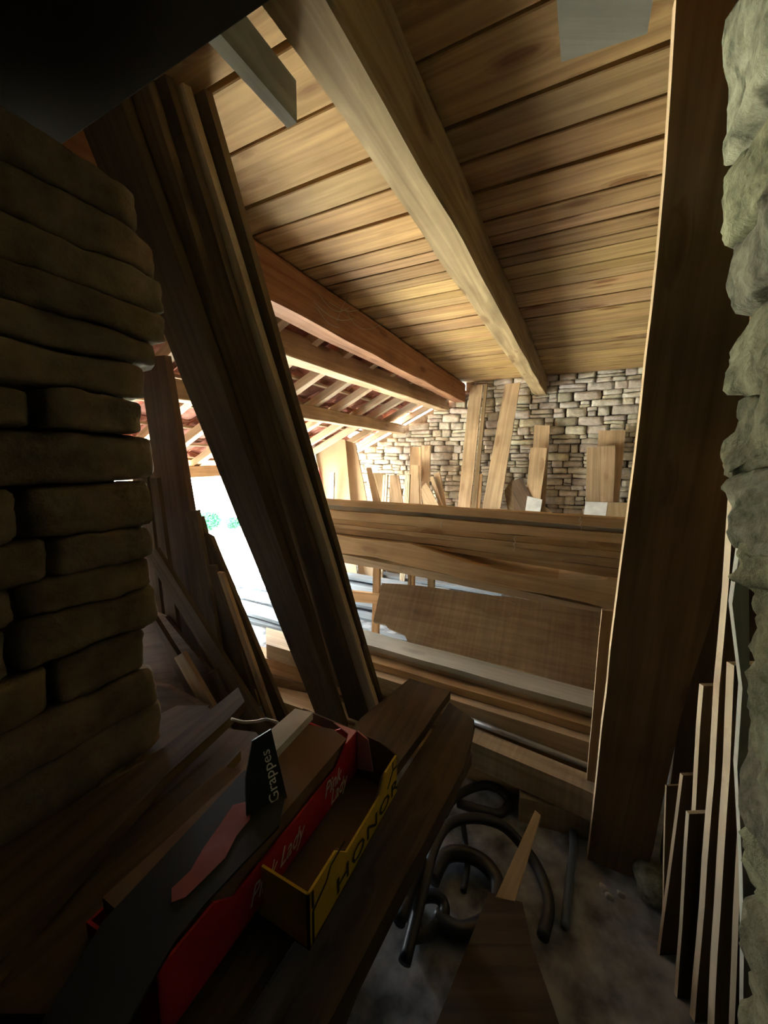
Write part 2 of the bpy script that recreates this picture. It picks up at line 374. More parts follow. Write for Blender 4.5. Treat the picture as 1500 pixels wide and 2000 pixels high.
def jamb_right():
    S = Stones((14, 16, 16), 9)
    rows = [(-60, 60, 1480), (60, 330, 1426), (330, 480, 1438), (482, 618, 1446), (620, 785, 1464), (788, 925, 1446), (930, 1060, 1448), (1062, 1140, 1472), (1142, 1305, 1490), (1308, 1420, 1474), (1422, 1540, 1470), (1542, 1700, 1478), (1705, 1850, 1480), (1855, 2000, 1475)]
    zprev = None
    for y0, y1, x in rows:
        p = hit((x, (y0 + y1) / 2), PX(.22)); a = hit((x, y0), PY(p.y)).z; b = hit((x, y1), PY(p.y)).z
        S.add((.32, p.y - .14, (a + b) / 2), (.115, .15, (a - b) / 2 + .004), .022, 9, fine=.008)
        S.add((.34, p.y - .44, (a + b) / 2 + .02), (.12, .15, (a - b) / 2 + .004), .022, 9)
        S.add((.34, p.y - .74, (a + b) / 2), (.12, .15, (a - b) / 2 + .004), .022, 9)
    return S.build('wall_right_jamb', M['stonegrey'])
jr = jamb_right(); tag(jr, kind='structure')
o = box('jamb_core', (.33, -1.5, 0), (.75, .52, 2.6), M['nearwall'], jr, bev=0)
# boarded ceiling: every plank with its gaps, in one structure
def ceiling():
    V = []; Fc = []; y = .1; T = []
    ws = []
    edges = [.1, .3, .52, .74, .94, 1.14, 1.39, 1.56, 1.74]
    while edges[-1] < 5.5: edges.append(edges[-1] + rng.choice((.10, .14, .17, .2, .12)))
    edges[-1] = 5.52
    for a, b in zip(edges, edges[1:]):
        g = rng.choice((.003, .004, .006, .009)) if a < 2 else rng.choice((.002, .003, .006)); x0, x1 = -1.62, 1.95; z = 2.71 + rng.uniform(-.004, .006); k = len(V); n = 10
        for i in range(n + 1):
            x = x0 + (x1 - x0) * i / n; wv = .004 * noise.noise(Vector((x * 2, a * 9, 0)))
            for (yy, zz) in ((a + g, z + .003), (a + g + .004, z), (b - g - .004, z), (b - g, z + .003), (b - g, z + .03), (a + g, z + .03)): V.append((x, yy + wv, zz))
        for i in range(n):
            for j in range(6): Fc.append((k + i * 6 + j, k + i * 6 + (j + 1) % 6, k + (i + 1) * 6 + (j + 1) % 6, k + (i + 1) * 6 + j))
        Fc.append(tuple(k + j for j in range(6))); Fc.append(tuple(k + n * 6 + j for j in range(6))[::-1])
        t = rng.uniform(.74, 1.08); T += [(t, t * rng.uniform(.9, 1.0), t * rng.uniform(.8, 1.0), 1)] * (len(V) - k)
    m = M['ceil']; t_ = m.node_tree; N = t_.nodes.new; L = t_.links.new
    # plank to plank tone and grain offset
    at_ = N('ShaderNodeAttribute'); at_.attribute_name = 'tone'; b = t_.nodes['Principled BSDF']
    src = b.inputs['Base Color'].links[0].from_socket; mx = N('ShaderNodeMix'); mx.data_type = 'RGBA'; mx.blend_type = 'MULTIPLY'; mx.inputs[0].default_value = 1
    L(src, mx.inputs[6]); L(at_.outputs['Color'], mx.inputs[7]); L(mx.outputs[2], b.inputs['Base Color'])
    o = mesh_obj('ceiling', V, Fc, m)
    bm = bmesh.new(); bm.from_mesh(o.data); bmesh.ops.recalc_face_normals(bm, faces=bm.faces); bm.to_mesh(o.data); bm.free()
    a = o.data.color_attributes.new('tone', 'FLOAT_COLOR', 'POINT')
    for i, c in enumerate(T): a.data[i].color = c
    return o
cl = ceiling(); tag(cl, kind='structure')
box('loft_light_block', (-1.62, -1.75, 2.76), (2.2, 5.8, 2.82), M['shadow'], cl, bev=0)  # unseen slab added above the planks to keep light out of their gaps
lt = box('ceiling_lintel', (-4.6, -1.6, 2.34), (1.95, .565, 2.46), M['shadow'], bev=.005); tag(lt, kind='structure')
o = box('wall_over_lintel', (-4.3, .05, 2.46), (-1.6, .30, 2.8), M['mortar'], bev=0); tag(o, kind='structure')

# tiled lean-to roof
def tiles():
    V = []; Fc = []; T = []
    sl = Vector((1, 0, .478)).normalized(); up = Vector((-.478, 0, 1)).normalized()
    x_e = -4.1; L = .40; step = .33; rows = 9; pitch = .185
    for r in range(rows):
        base = Vector((x_e, 0, roof_z(x_e) + .10)) + sl * (r * step * .985)
        c = .3
        while c < 5.55:
            hole = (c > 5.1 and r in (2, 3, 5, 6) and rng.random() < .75) 
            for kind in (0, 1):
                if hole and kind == 1: continue
                if hole and rng.random() < .5: continue
                k = len(V); m = 6; yc = c + (pitch / 2 if kind else 0); dz = .045 if kind else 0
                t = rng.uniform(.6, 1.05)
                for e in (0, 1):
                    rad = (.075 if (e == 0) == (kind == 1) else .088)
                    p0 = base + sl * (L * e) + up * (dz - (0.012 if e else -.012))
                    for j in range(m + 1):
                        a = math.pi * j / m
                        V.append(p0 + Vector((0, yc - base.y + math.cos(a) * rad, 0)) + up * (math.sin(a) * rad * .62 * (1 if kind else -1) + (0 if kind else .05)))
                        T.append((t, t * rng.uniform(.9, 1), t * .95, 1))
                for j in range(m): Fc.append((k + j, k + j + 1, k + m + 2 + j, k + m + 1 + j))
            c += pitch
    o = mesh_obj('roof_tiles', V, Fc, M['tile'], smooth=True)
    sm = o.modifiers.new('thickness', 'SOLIDIFY'); sm.thickness = .012
    a = o.data.color_attributes.new('tone', 'FLOAT_COLOR', 'POINT')
    for i, c in enumerate(T): a.data[i].color = c
    return o
tl = tiles(); tag(tl, kind='structure')

# ------------------------------------------------------------------ beams, purlins and rafters
o = beam('ceiling_beam', (-.555, -1.2, 2.47), (-.50, 5.48, 2.47), .135, .235, M['beam'], rough=.012, seg=50)
tag(o, 'long rough sawn beam crossing the middle of the boarded ceiling', 'beam')
o = beam('ceiling_beam', (-1.60, .4, 2.45), (-1.56, 5.48, 2.44), .15, .25, M['beamred'], rough=.008, seg=40)
tag(o, 'red brown beam carrying the left edge of the boarded ceiling, hung with cobwebs', 'beam')
o = beam('purlin', (-1.95, .4, 2.30), (-1.80, 5.48, 2.34), .16, .17, M['tan'], rough=.006, seg=40)
tag(o, 'pale bottomed purlin just left of the cobwebbed beam, under the tiles', 'beam')
o = beam('purlin', (-2.52, .4, 2.00), (-2.47, 5.48, 2.03), .15, .13, M['tan'], rough=.008, seg=40)
tag(o, 'lower purlin carrying the middle of the tiled lean-to roof', 'beam')
o = beam('purlin', (-3.72, .4, 1.40), (-3.72, 5.45, 1.44), .12, .12, M['orange'], rough=.008, seg=40)
tag(o, 'lowest purlin along the eave above the bright open side', 'beam')
for i in range(12):
    y = .75 + i * .42 + rng.uniform(-.04, .04)
    a = Vector((-4.15 - rng.uniform(0, .12), y, 0)); a.z = roof_z(a.x) - .055; b = Vector((-1.55, y + rng.uniform(-.03, .03), roof_z(-1.55) - .055))
    o = beam('rafter', a, b, .075, .075, M['pale'], rough=.008, seg=12)
    tag(o, 'one of the evenly spaced pale rafters sloping down under the clay tiles', 'rafter', 'pale rafters under the clay tiles')
for i in range(9):
    x = -4.08 + i * .30; z = roof_z(x) + .035
    o = box('tile_batten', (x - .025, .35, z), (x + .025, 5.5, z + .025), M['tan'])
    tag(o, 'one of the thin battens running across the rafters beneath the tiles', 'batten', 'battens beneath the clay tiles')
# joists of the dark store sticking out past the lintel
o = slab('joist', 'big grey weathered joist end hanging at the top, beside the tall dark slab', [(1083, -60), (1286, -60), (1264, 66), (1096, 122)], PZ(2.2), .13, M['grey'], 'joist', wob=.004, bev=.006); 
o = slab('joist', 'slim joist end with a blue green underside, below the bright ceiling boards', [(395, 70), (418, 52), (580, 240), (562, 251)], PZ(2.37), .085, M['grey'], 'joist', wob=.002, bev=.003)

# ------------------------------------------------------------------ boards against the gable wall
def far(label, px, off, mat='tan', k=.10, t=.025, cat='board', name='board', group=None, floor=0.0, top=5.36):
    zt = max(hit(px[0], PY(top)).z, .6)
    return slab(name, label, px, PL(top - off, zt, top - off - k * zt, 0), t, M[mat], cat, group, floor=floor, wob=.003)
far('tall plank leaning under the end of the cobwebbed beam, wider left one of its pair', [(918, 752), (943, 750), (918, 993), (894, 990)], .0)
far('thin board edge tucked against the right side of the tall plank under the cobwebbed beam', [(946, 750), (952, 749), (930, 993), (920, 993)], .03, 'brown')
far('tall pale plank leaning alone between the two ceiling beams', [(986, 750), (1016, 747), (976, 998), (941, 996)], .08, 'tan')
far('short tan board whose top reaches above a paler one, halfway along the gable wall', [(1043, 830), (1074, 831), (1070, 900), (1040, 900)], .0, 'tan')
far('medium plank with a cut notch standing in front of the short tan board', [(1036, 874), (1069, 875), (1055, 976), (1027, 973)], .14, 'tan')
far('small white block at the foot of the notched medium plank', [(1030, 969), (1059, 976), (1054, 1005), (1025, 1002)], .62, 'white', k=.02)
far('brown board behind the twin light panel near the right end of the gable wall', [(1169, 841), (1222, 840), (1209, 981), (1160, 981)], .0, 'tan')
far('light board, left half of the twin panel near the right end of the gable wall', [(1146, 874), (1173, 872), (1172, 979), (1144, 978)], .12, 'tan')
far('light board, right half of the twin panel near the right end of the gable wall', [(1174, 872), (1202, 870), (1198, 980), (1173, 979)], .12, 'tan')
far('white square board standing on the timber stack at the right', [(1144, 980), (1187, 981), (1182, 1014), (1139, 1012)], .62, 'white', k=.02)
far('dark brown board end right of the white square board', [(1187, 981), (1226, 982), (1226, 1014), (1183, 1014)], .62, 'brown', k=.02)
for i, (px, off, mt, lb) in enumerate([
    ([(930, 925), (942, 926), (937, 992), (925, 990)], .14, 'orange', 'short orange brown board between the two tall planks'),
    ([(985, 958), (1000, 935), (1006, 940), (992, 1000)], .14, 'brown', 'dark slanting offcut just right of the tall pale plank'),
    ([(1000, 940), (1018, 932), (1022, 940), (1004, 1000)], .20, 'dark', 'nearly black offcut left of the notched medium plank'),
    ([(660, 896), (674, 897), (698, 976), (683, 975)], .55, 'orange', 'orange edged board leaning across the big brown panel'),
    ([(684, 912), (700, 916), (716, 977), (698, 976)], .50, 'brown', 'dark bark edged board right of the orange edged one'),
    ([(715, 913), (724, 913), (742, 979), (728, 978)], .45, 'tan', 'narrow slanting board between the bark edged board and the first pair of battens'),
    ([(728, 924), (752, 924), (748, 979), (738, 979)], .20, 'brown', 'dark board behind the pair of pale battens'),
    ([(762, 928), (778, 928), (787, 984), (760, 982)], .25, 'tan', 'tapering brown board between the pair and the trio of battens'),
    ([(803, 908), (818, 909), (819, 987), (803, 985)], .28, 'tan', 'knotty board right of the trio of battens'),
    ([(801, 872), (822, 873), (822, 960), (799, 960)], .05, 'tan', 'flat board showing above the knotty board'),
    ([(823, 870), (841, 870), (839, 950), (824, 955)], .12, 'tan', 'board standing beside the flat one, taller than the trio of battens'),
    ([(822, 955), (832, 942), (858, 989), (827, 987)], .30, 'tan', 'wedge shaped offcut in front of the board beside the flat one'),
    ([(839, 932), (846, 930), (866, 990), (858, 989)], .24, 'tan', 'first slanting slat right of the wedge shaped offcut'),
    ([(847, 926), (858, 920), (872, 990), (866, 990)], .18, 'tan', 'second slanting slat from the wedge, ending in a point'),
]):
    far(lb, px, off, mt, t=.022)
far('big smooth brown panel leaning in the far left corner', [(612, 850), (674, 859), (684, 972), (630, 972)], .75, 'panel', k=.12, t=.02, cat='panel', name='panel')
far('second brown panel half hidden behind the big smooth one', [(672, 859), (694, 866), (716, 976), (684, 972)], .66, 'panel', k=.12, t=.02, cat='panel', name='panel')
far('pale edge of a sheet leaning left of the big smooth panel', [(603, 853), (611, 852), (628, 972), (620, 972)], .80, 'white', k=.12, t=.03, cat='panel', name='panel')
far('single white batten standing in front of the big smooth panel', [(645, 923), (652, 923), (651, 974), (644, 973)], .95, 'white', k=.02, t=.03, cat='batten', name='batten')
for a, b, lb in ((748, 752, 'left'), (753, 757, 'right')):
    far('pale batten, %s one of the pair above the long timber stack' % lb, [(a, 928), (b, 927), (b - 3, 981), (a - 3, 981)], .85, 'pale', k=.02, t=.03, cat='batten', name='batten')
for a, b, lb in ((791, 793.5, 'left'), (794.2, 797, 'middle'), (797.8, 800.5, 'right')):
    far('slim batten, %s one of the trio above the long timber stack' % lb, [(a, 927), (b, 927), (b - 3, 985), (a - 3, 985)], .85, 'pale', k=.02, t=.03, cat='batten', name='batten')
# cloth hanging in the far left corner
P = [hit(p, PY(4.5)) for p in ((617, 912), (622, 913), (626, 938), (622, 960), (626, 972), (618, 972), (614, 950), (612, 932))]
o = prism('cloth', P, Vector((0, -1, 0)), .02, M['cloth'], .004, .01); tag(o, 'faded pink cloth hanging beside the pale sheet edge in the far left corner', 'cloth')

# ------------------------------------------------------------------ upper timber stack
YU = 2.42
def st(label, px, off, mat, t=.2, cat='plank', name='plank', wob=.006, bev=.003):
    return slab(name, label, px, PY(YU), t, M[mat], cat, wob=wob, off=off, bev=bev)
st('reddish rail lying on the very top of the long timber stack', [(590, 972.5), (1300, 1019), (1300, 1040), (590, 982)], -.02, 'stack', .09)
st('grey shadowed board second from the top of the long timber stack', [(592, 982.5), (1300, 1040.5), (1300, 1049), (592, 991)], .05, 'grey', .22)
st('smooth brown plank third from the top of the long timber stack', [(594, 991.5), (1300, 1050), (1300, 1070), (594, 1009)], .0, 'stack', .25)
st('light brown plank fourth from the top of the long timber stack', [(600, 1009.5), (1300, 1070.5), (1300, 1087), (600, 1018)], .01, 'stack', .25)
st('thin plank fifth from the top of the long timber stack', [(600, 1018.5), (1300, 1087.5), (1300, 1102), (600, 1024)], -.01, 'stack', .25)
st('golden plank sixth from the top of the long timber stack', [(605, 1024.5), (1300, 1103), (1300, 1122), (605, 1034)], .015, 'stack', .25)
st('thin plank resting on the bark edged beam of the long timber stack', [(605, 1034.5), (1300, 1123), (1300, 1145), (760, 1059), (605, 1040)], .03, 'stack', .25)
st('heavy beam with a ragged bark edge near the bottom of the long timber stack', [(610, 1037), (700, 1052), (800, 1062), (880, 1088), (1000, 1118), (1300, 1150), (1300, 1214), (868, 1120), (615, 1072)], -.03, 'stack', .26, 'timber', 'timber', wob=.03)
st('light squared rail carrying the bottom of the long timber stack', [(618, 1074), (868, 1121.5), (1300, 1216), (1300, 1228), (868, 1136), (618, 1088)], .0, 'pale', .2, 'beam', 'rail')
def wire(label, p, q, k=2):
    a = hit(p, PY(YU - .034)); b = hit(q, PY(YU - .034)); pts = []
    for i in range(9):
        t = i / 8; pts.append(a.lerp(b, t) + Vector((.006 * math.sin(t * 9 * k), -.004 * (i % 2), 0)))
    o = tube('string', pts, .0016, M['paper'], sides=5, sub=2); tag(o, label, 'string'); return o
wire('white string loop on the stack front, the largest of the three', (1006, 1044), (1004, 1076))
wire('short white string tied on the stack front left of the largest loop', (862, 1018), (861, 1032))
wire('frayed white string hanging over the right end of the stack top', (1132, 1008), (1136, 1036))
# uprights below and behind the stack
def post(label, px, y, mat='orange', t=.035, name='post', floor=0.0):
    return slab(name, label, px, PY(y), t, M[mat], 'post', floor=floor, wob=.002)
post('slim post under the left end of the long timber stack', [(729, 1085), (741, 1085), (739, 1180), (727, 1180)], 2.56, 'orange')
post('thin brown post under the stack, left one of the close pair', [(797, 1095), (802, 1095), (801, 1170), (796, 1170)], 2.56, 'brown')
post('thin brown post under the stack, right one of the close pair', [(803, 1095), (808, 1095), (807, 1170), (802, 1170)], 2.56, 'orange')
post('double edged post under the middle of the long timber stack', [(836, 1100), (848, 1100), (846, 1180), (834, 1180)], 2.56, 'brown')
post('dark moulded post behind the wide saw marked plank, toward the right', [(1036, 1140), (1060, 1140), (1058, 1200), (1034, 1200)], 2.60, 'brown')
post('thick supporting post hidden behind the right end of the stack', [(1240, 1180), (1290, 1180), (1290, 1250), (1240, 1250)], 2.52, 'brown')
slab('rail', 'low tan cross rail fixed to the slim post under the stack end', [(640, 1150), (742, 1160), (742, 1180), (640, 1170)], PY(2.55), .03, M['orange'], 'rail')

# ------------------------------------------------------------------ wide plank and the lower stack
slab('plank', 'very wide saw marked plank with a broken left end, leaning on the long timber stack', [(746, 1139), (850, 1148), (1000, 1166), (1215, 1202), (1205, 1362), (1050, 1318), (900, 1278), (796, 1253), (790, 1240), (757, 1226), (752, 1219), (729, 1214)],
     PL(2.40, .79, 2.14, .50), .03, M['sawgrey'], 'plank', wob=.012)
def low(label, px, z, t, mat, wob=.006, cat='plank', name='plank', bev=.004):
    return slab(name, label, px, PZ(z), t, M[mat], cat, wob=wob, bev=bev)
low('blue grey weathered board lying along the top of the lower stack', [(600, 1200), (703, 1228), (1240, 1370), (1240, 1404), (708, 1257), (600, 1226)], .475, .03, 'grey', .012)
low('thin pale lath under the blue grey weathered board', [(600, 1215), (1240, 1380), (1240, 1413), (717, 1266), (600, 1237)], .44, .03, 'pale')
low('tan plank on the lower stack, in front of the pale lath', [(610, 1232), (1240, 1395), (1240, 1445), (723, 1292), (610, 1262)], .405, .04, 'stack')
low('squared beam with a bright top at the front of the lower stack', [(520, 1225), (1240, 1420), (1240, 1478), (725, 1318), (520, 1258)], .36, .10, 'pale', cat='timber', name='timber')
low('reddish beam below the bright topped one in the lower stack', [(480, 1255), (1240, 1465), (1240, 1506), (725, 1345), (480, 1275)], .255, .10, 'orange', cat='timber', name='timber')
low('dark plank at the foot of the lower stack, partly under the steel rod', [(470, 1290), (1240, 1520), (1240, 1560), (860, 1392), (470, 1310)], .15, .06, 'brown')
low('wide dark board lying on the floor beneath the lower stack', [(470, 1275), (1240, 1500), (1240, 1600), (760, 1440), (470, 1345)], .085, .08, 'stack')
a = hit((918, 1406), PZ(.30)); b = hit((1230, 1528), PZ(.27))
o = tube('metal_pipe', [a, a.lerp(b, .5), b], .014, M['steel'], sides=14, sub=2); tag(o, 'dull metal pipe lying above the saw marked block', 'pipe')
o = slab('timber_block', 'thick saw marked timber lying on the floor below the metal pipe', [(928, 1421), (1250, 1552), (1250, 1596), (1139, 1541), (922, 1449)], PZ(.27), .13, M['saw'], 'timber', wob=.006, bev=.006)
o = slab('timber_block', 'lower pale timber end peeping out under the thick saw marked one', [(1015, 1538), (1250, 1590), (1250, 1625), (1137, 1588), (1016, 1558)], PZ(.12), .12, M['saw'], 'timber', wob=.003, bev=.006)
slab('board', 'short board end with a bright tip at the corner of the lowest foreground plank', [(905, 1437), (921, 1444), (905, 1478), (889, 1483)], PZ(.30), .03, M['white'])

# boards scattered on the sunlit floor
k = 0
R2 = random.Random(11)
for i in range(22):
    y = 2.65 + i * .10 + R2.uniform(-.02, .02); x0 = -4.0 + R2.uniform(0, .9); L_ = R2.uniform(1.2, 2.6); wd = R2.uniform(.08, .2); z = .03 + (.05 if i % 3 == 1 else 0) + (.1 if 8 < i < 14 else 0)
    an = R2.uniform(-.06, .06) + (.25 if i == 5 else 0); d = Vector((math.cos(an), math.sin(an), R2.uniform(-.008, .008)))
    a = Vector((x0, y, z)); pts = [a, a + d * L_, a + d * L_ + Vector((-d.y, d.x, 0)) * wd, a + Vector((-d.y, d.x, 0)) * wd]
    o = prism('board', pts, Vector((0, 0, 1)), .03 if z > .05 else .028, M['floorb'], .003, .004)
    tag(o, 'one of the bleached boards lying side by side on the sunlit floor', 'board', 'bleached boards on the sunlit floor')

# ------------------------------------------------------------------ boards leaning at the left of the opening
LP = lambda off=0, yaw=0: PL(1.86 + off, 0, .86 + off, 2.70, yaw)
def lean(label, px, off, mat, t=.03, floor=0.02, wob=.006, name='board', yaw=0):
    return slab(name, label, px, LP(off, yaw), t, M[mat], 'board', floor=floor, head=2.695, wob=wob)
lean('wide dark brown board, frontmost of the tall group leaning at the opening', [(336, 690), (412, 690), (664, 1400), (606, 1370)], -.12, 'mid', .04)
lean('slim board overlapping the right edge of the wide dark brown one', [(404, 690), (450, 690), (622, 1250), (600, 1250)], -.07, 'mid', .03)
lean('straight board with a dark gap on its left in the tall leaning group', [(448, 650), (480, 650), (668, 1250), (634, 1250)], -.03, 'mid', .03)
lean('dull board added to keep the gap dark behind the others of the tall group', [(446, 690), (492, 690), (672, 1250), (604, 1250)], .09, 'dark', .02)  # backing added so that no light shows through the slot
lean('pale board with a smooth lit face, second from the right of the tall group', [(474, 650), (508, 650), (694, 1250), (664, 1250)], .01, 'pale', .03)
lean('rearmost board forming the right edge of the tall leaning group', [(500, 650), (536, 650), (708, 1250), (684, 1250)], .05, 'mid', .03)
slab('board', 'short blackened board with a rounded top at the foot of the tall leaning group', [(668, 1250), (680, 1247), (700, 1254), (708, 1262), (760, 1460), (725, 1470)], PL(1.9, 0, 1.60, .8), .03, M['dark'], 'board')
LQ = lambda off=0: PL(1.60 + off, 0, 1.28 + off, 2.2)
def lq(label, px, off, mat, t=.025, floor=.01, name='board'):
    return slab(name, label, px, LQ(off), t, M[mat], 'board', floor=floor, wob=.005)
slab('sheet', 'broad dark sheet added to darken the back of the low pile by the left wall', [(262, 860), (330, 860), (372, 1012), (400, 1052), (536, 1410), (240, 1410)], LQ(.17), .02, M['dark'], 'sheet')  # sheet added to block the bright floor seen through the pile
lq('tall black board standing against the end of the left stone wall', [(270, 698), (321, 694), (392, 1120), (330, 1120)], .10, 'dark', .04)
lq('grey brown board with a square top, right of the tall black one', [(362, 1000), (384, 997), (425, 1242), (398, 1242)], .04, 'mid')
lq('widest board, rightmost of the low pile leaning at the left stone wall', [(398, 1042), (412, 1050), (556, 1395), (520, 1405)], .06, 'mid')
lq('bright edged slat in the middle of the low leaning pile', [(424, 1118), (434, 1120), (534, 1405), (524, 1408)], -.01, 'tan', .02)
lq('second slat left of the bright edged one', [(404, 1105), (420, 1105), (508, 1405), (488, 1405)], .02, 'mid', .02)
lq('board crossing diagonally in front of the low leaning pile', [(286, 1088), (304, 1072), (510, 1402), (480, 1408)], -.10, 'mid')
lq('narrow strip standing at the edge of the left stone wall', [(292, 934), (306, 934), (332, 1120), (316, 1120)], -.02, 'mid')
lq('thin stick behind the narrow strip by the left stone wall', [(276, 920), (286, 920), (308, 1120), (298, 1120)], .03, 'mid', .02)
slab('board', 'dark board added to hide bright floor below the low pile, behind the broken curved one', [(250, 1180), (322, 1205), (420, 1325), (470, 1388), (250, 1388)], LQ(-.05), .02, M['dark'], 'board')  # dark backing added where the lit floor would show
slab('offcut', 'low dark piece added over a bright gap at the foot of the left stone wall', [(240, 1325), (325, 1342), (400, 1384), (400, 1398), (240, 1398)], PY(1.29), .03, M['dark'], 'offcut')  # dark piece added to cover a bright spot under the wall end
lq('broken curved board at the bottom of the low leaning pile', [(262, 1150), (300, 1205), (412, 1382), (372, 1370)], -.16, 'dark')
lq('stubby tan offcut lodged between the leaning boards, near its bottom', [(340, 1285), (356, 1275), (412, 1372), (392, 1380)], -.2, 'tan')
lq('dark offcut behind the diagonal board, low in the pile', [(400, 1320), (420, 1308), (460, 1385), (440, 1395)], -.12, 'mid')
lq('long slat rising behind the grey brown square topped board', [(376, 1010), (392, 1010), (470, 1300), (450, 1300)], .09, 'mid')

# ------------------------------------------------------------------ tall slab, its post and the sheaf at the right
slab('slab_board', 'tall dark brown slab standing upright with a rough left edge coloured as lit', [(1322, -20), (1312, 150), (1300, 330), (1285, 500), (1262, 700), (1240, 900), (1222, 1040), (1203, 1185), (1185, 1350), (1168, 1500), (1150, 1660), (1142, 1712), (1262, 1712), (1300, 1540), (1345, 1345), (1385, 1225), (1440, 1010), (1458, 700), (1480, 400), (1500, -20)],
     PL(1.60, 0, 1.17, 2.70, .0), .05, M['slabw'], 'slab', wob=.006, bev=.004, edge=M['tan'])  # lighter rim colour paints the light that falls on the slab's edge
slab('post', 'slim upright board with a lit edge standing against the tall dark slab', [(1176, 1192), (1214, 1196), (1160, 1700), (1132, 1680)], PY(1.70), .03, M['tan'], 'post', wob=.003)
def sheaf(label, pt, pb, wid, mat='pale', t=.026, y=1.2, ang=.52, dy=0.0):
    """board on end: the edge nearest the eye runs from pixel pt to pixel pb, the face turns away to the right"""
    a = hit(pt, PY(y)); b = hit(pb, PY(y + dy)); b = a + (b - a) * ((a.z - .0) / (a.z - b.z))
    wv = Vector((math.cos(ang), -math.sin(ang) * 0 + math.sin(ang), 0)) * wid
    n = Vector((math.sin(ang), -math.cos(ang), 0))
    o = prism('board', [a, a + wv, b + wv, b], n, t * .62, M['mid'], .002, .006, edge=M[mat]); tag(o, label, 'board'); return o  # light edges and dark faces paint how light falls on the boards
slab('board', 'wide dark backing board added behind the sheaf and the tall dark slab', [(1375, 1000), (1475, 1000), (1450, 1900), (1265, 1900)], PL(1.72, 0, 1.60, 1.6), .03, M['shaded_old'], 'board', floor=.0)  # dark backing added to cover the bright floor and wall behind
sheaf('tall leaning board with a bright edge, topmost of the sheaf beside the right stone wall', (1446, 845), (1400, 1440), .10, 'pale', .028, 1.22)
sheaf('second board of the sheaf beside the right stone wall, its edge wide and bright', (1434, 1300), (1404, 1850), .09, 'pale', .03, 1.10)
sheaf('third board of the sheaf, ending just below the notch in the tall dark slab', (1374, 1340), (1342, 1800), .10, 'pale', .022, 1.30)
sheaf('short thin board in front of the third one of the sheaf', (1346, 1590), (1324, 1930), .10, 'pale', .018, 1.26)
sheaf('leftmost short board of the sheaf, slanting most', (1334, 1515), (1302, 1760), .09, 'tan', .018, 1.36)
sheaf('thinnest sheet of the sheaf, nearest to the foot of the tall dark slab', (1302, 1535), (1294, 1850), .08, 'tan', .010, 1.44)
sheaf('board with its edge coloured as lit, close to the grey bark strip by the right wall', (1456, 1500), (1436, 1990), .06, 'pale', .022, 1.0)
slab('bark_slab', 'grey bark covered strip standing against the right stone wall', [(1448, 1050), (1462, 1062), (1464, 1300), (1484, 1600), (1492, 2100), (1452, 2100), (1450, 1700), (1440, 1500), (1430, 1180)], PY(.86), .02, M['grey'], 'bark', wob=.02)

# ------------------------------------------------------------------ foreground planks at the left
def fg(label, px, z, t, mat='shaded_old', wob=.005, name='plank', dz=0.0):
    return slab(name, label, px, PZ(z), t, M[mat], 'plank', wob=wob)
fg('long plank with a grey lit end reaching into the light behind the fruit crates', [(800, 1325), (880, 1350), (830, 1422), (766, 1508), (560, 1830), (330, 2180), (80, 2100), (480, 1690), (705, 1402)], .70, .035, 'shaded_old', .006)
fg('wide plank below the grey ended one, with a patch of torn bark', [(878, 1372), (926, 1406), (905, 1500), (765, 1760), (560, 2150), (300, 2150), (640, 1700), (770, 1540)], .64, .05, 'shaded_old', .008)
fg('lowest plank of the foreground pile, along its right edge', [(895, 1440), (922, 1470), (700, 1900), (600, 2150), (400, 2150), (640, 1800)], .56, .05, 'shaded_old', .008)
fg('plank jutting up at an angle over the left pile, with a square cut end', [(465, 1342), (478, 1370), (447, 1403), (317, 1520), (67, 1800), (-60, 1960), (-200, 1780), (0, 1653), (290, 1483)], .845, .03, 'shaded_old')
fg('curved dark board at the back of the left pile, next to the stone wall', [(345, 1378), (404, 1378), (420, 1400), (250, 1500), (-60, 1680), (-60, 1590), (150, 1480)], .80, .04, 'shaded_old')
fg('wide plank in the left pile ending beside the black crate', [(433, 1497), (478, 1504), (440, 1560), (300, 1700), (100, 1980), (-150, 1980), (250, 1660)], .80, .03, 'shaded_old')
fg('narrow plank end between the angled plank and the wide one', [(447, 1446), (470, 1466), (440, 1500), (250, 1680), (100, 1800), (40, 1790), (300, 1570)], .775, .03, 'shaded_old')
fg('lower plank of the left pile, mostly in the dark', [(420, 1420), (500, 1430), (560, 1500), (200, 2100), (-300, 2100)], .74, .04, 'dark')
# trestles under the foreground planks
def trestle(y, label):
    e = bpy.data.objects.new('trestle', None); col.objects.link(e); e.location = (-.6, y, 0); bpy.context.view_layer.update(); tag(e, label, 'trestle')
    box('top_bar', (-.96, y - .04, .44), (-.46, y + .04, .505), M['dark'], e)
    for x in (-.9, -.55):
        for s in (-1, 1):
            a = Vector((x, y + s * .17, 0)); b = Vector((x, y + s * .045, .44)); beam('leg', a, b, .05, .05, M['dark'], up=(1, 0, 0), seg=3, parent=e, rough=.001)
trestle(1.0, 'dark trestle under the far ends of the foreground planks'); trestle(.15, 'dark trestle under the foreground planks, close to the camera')

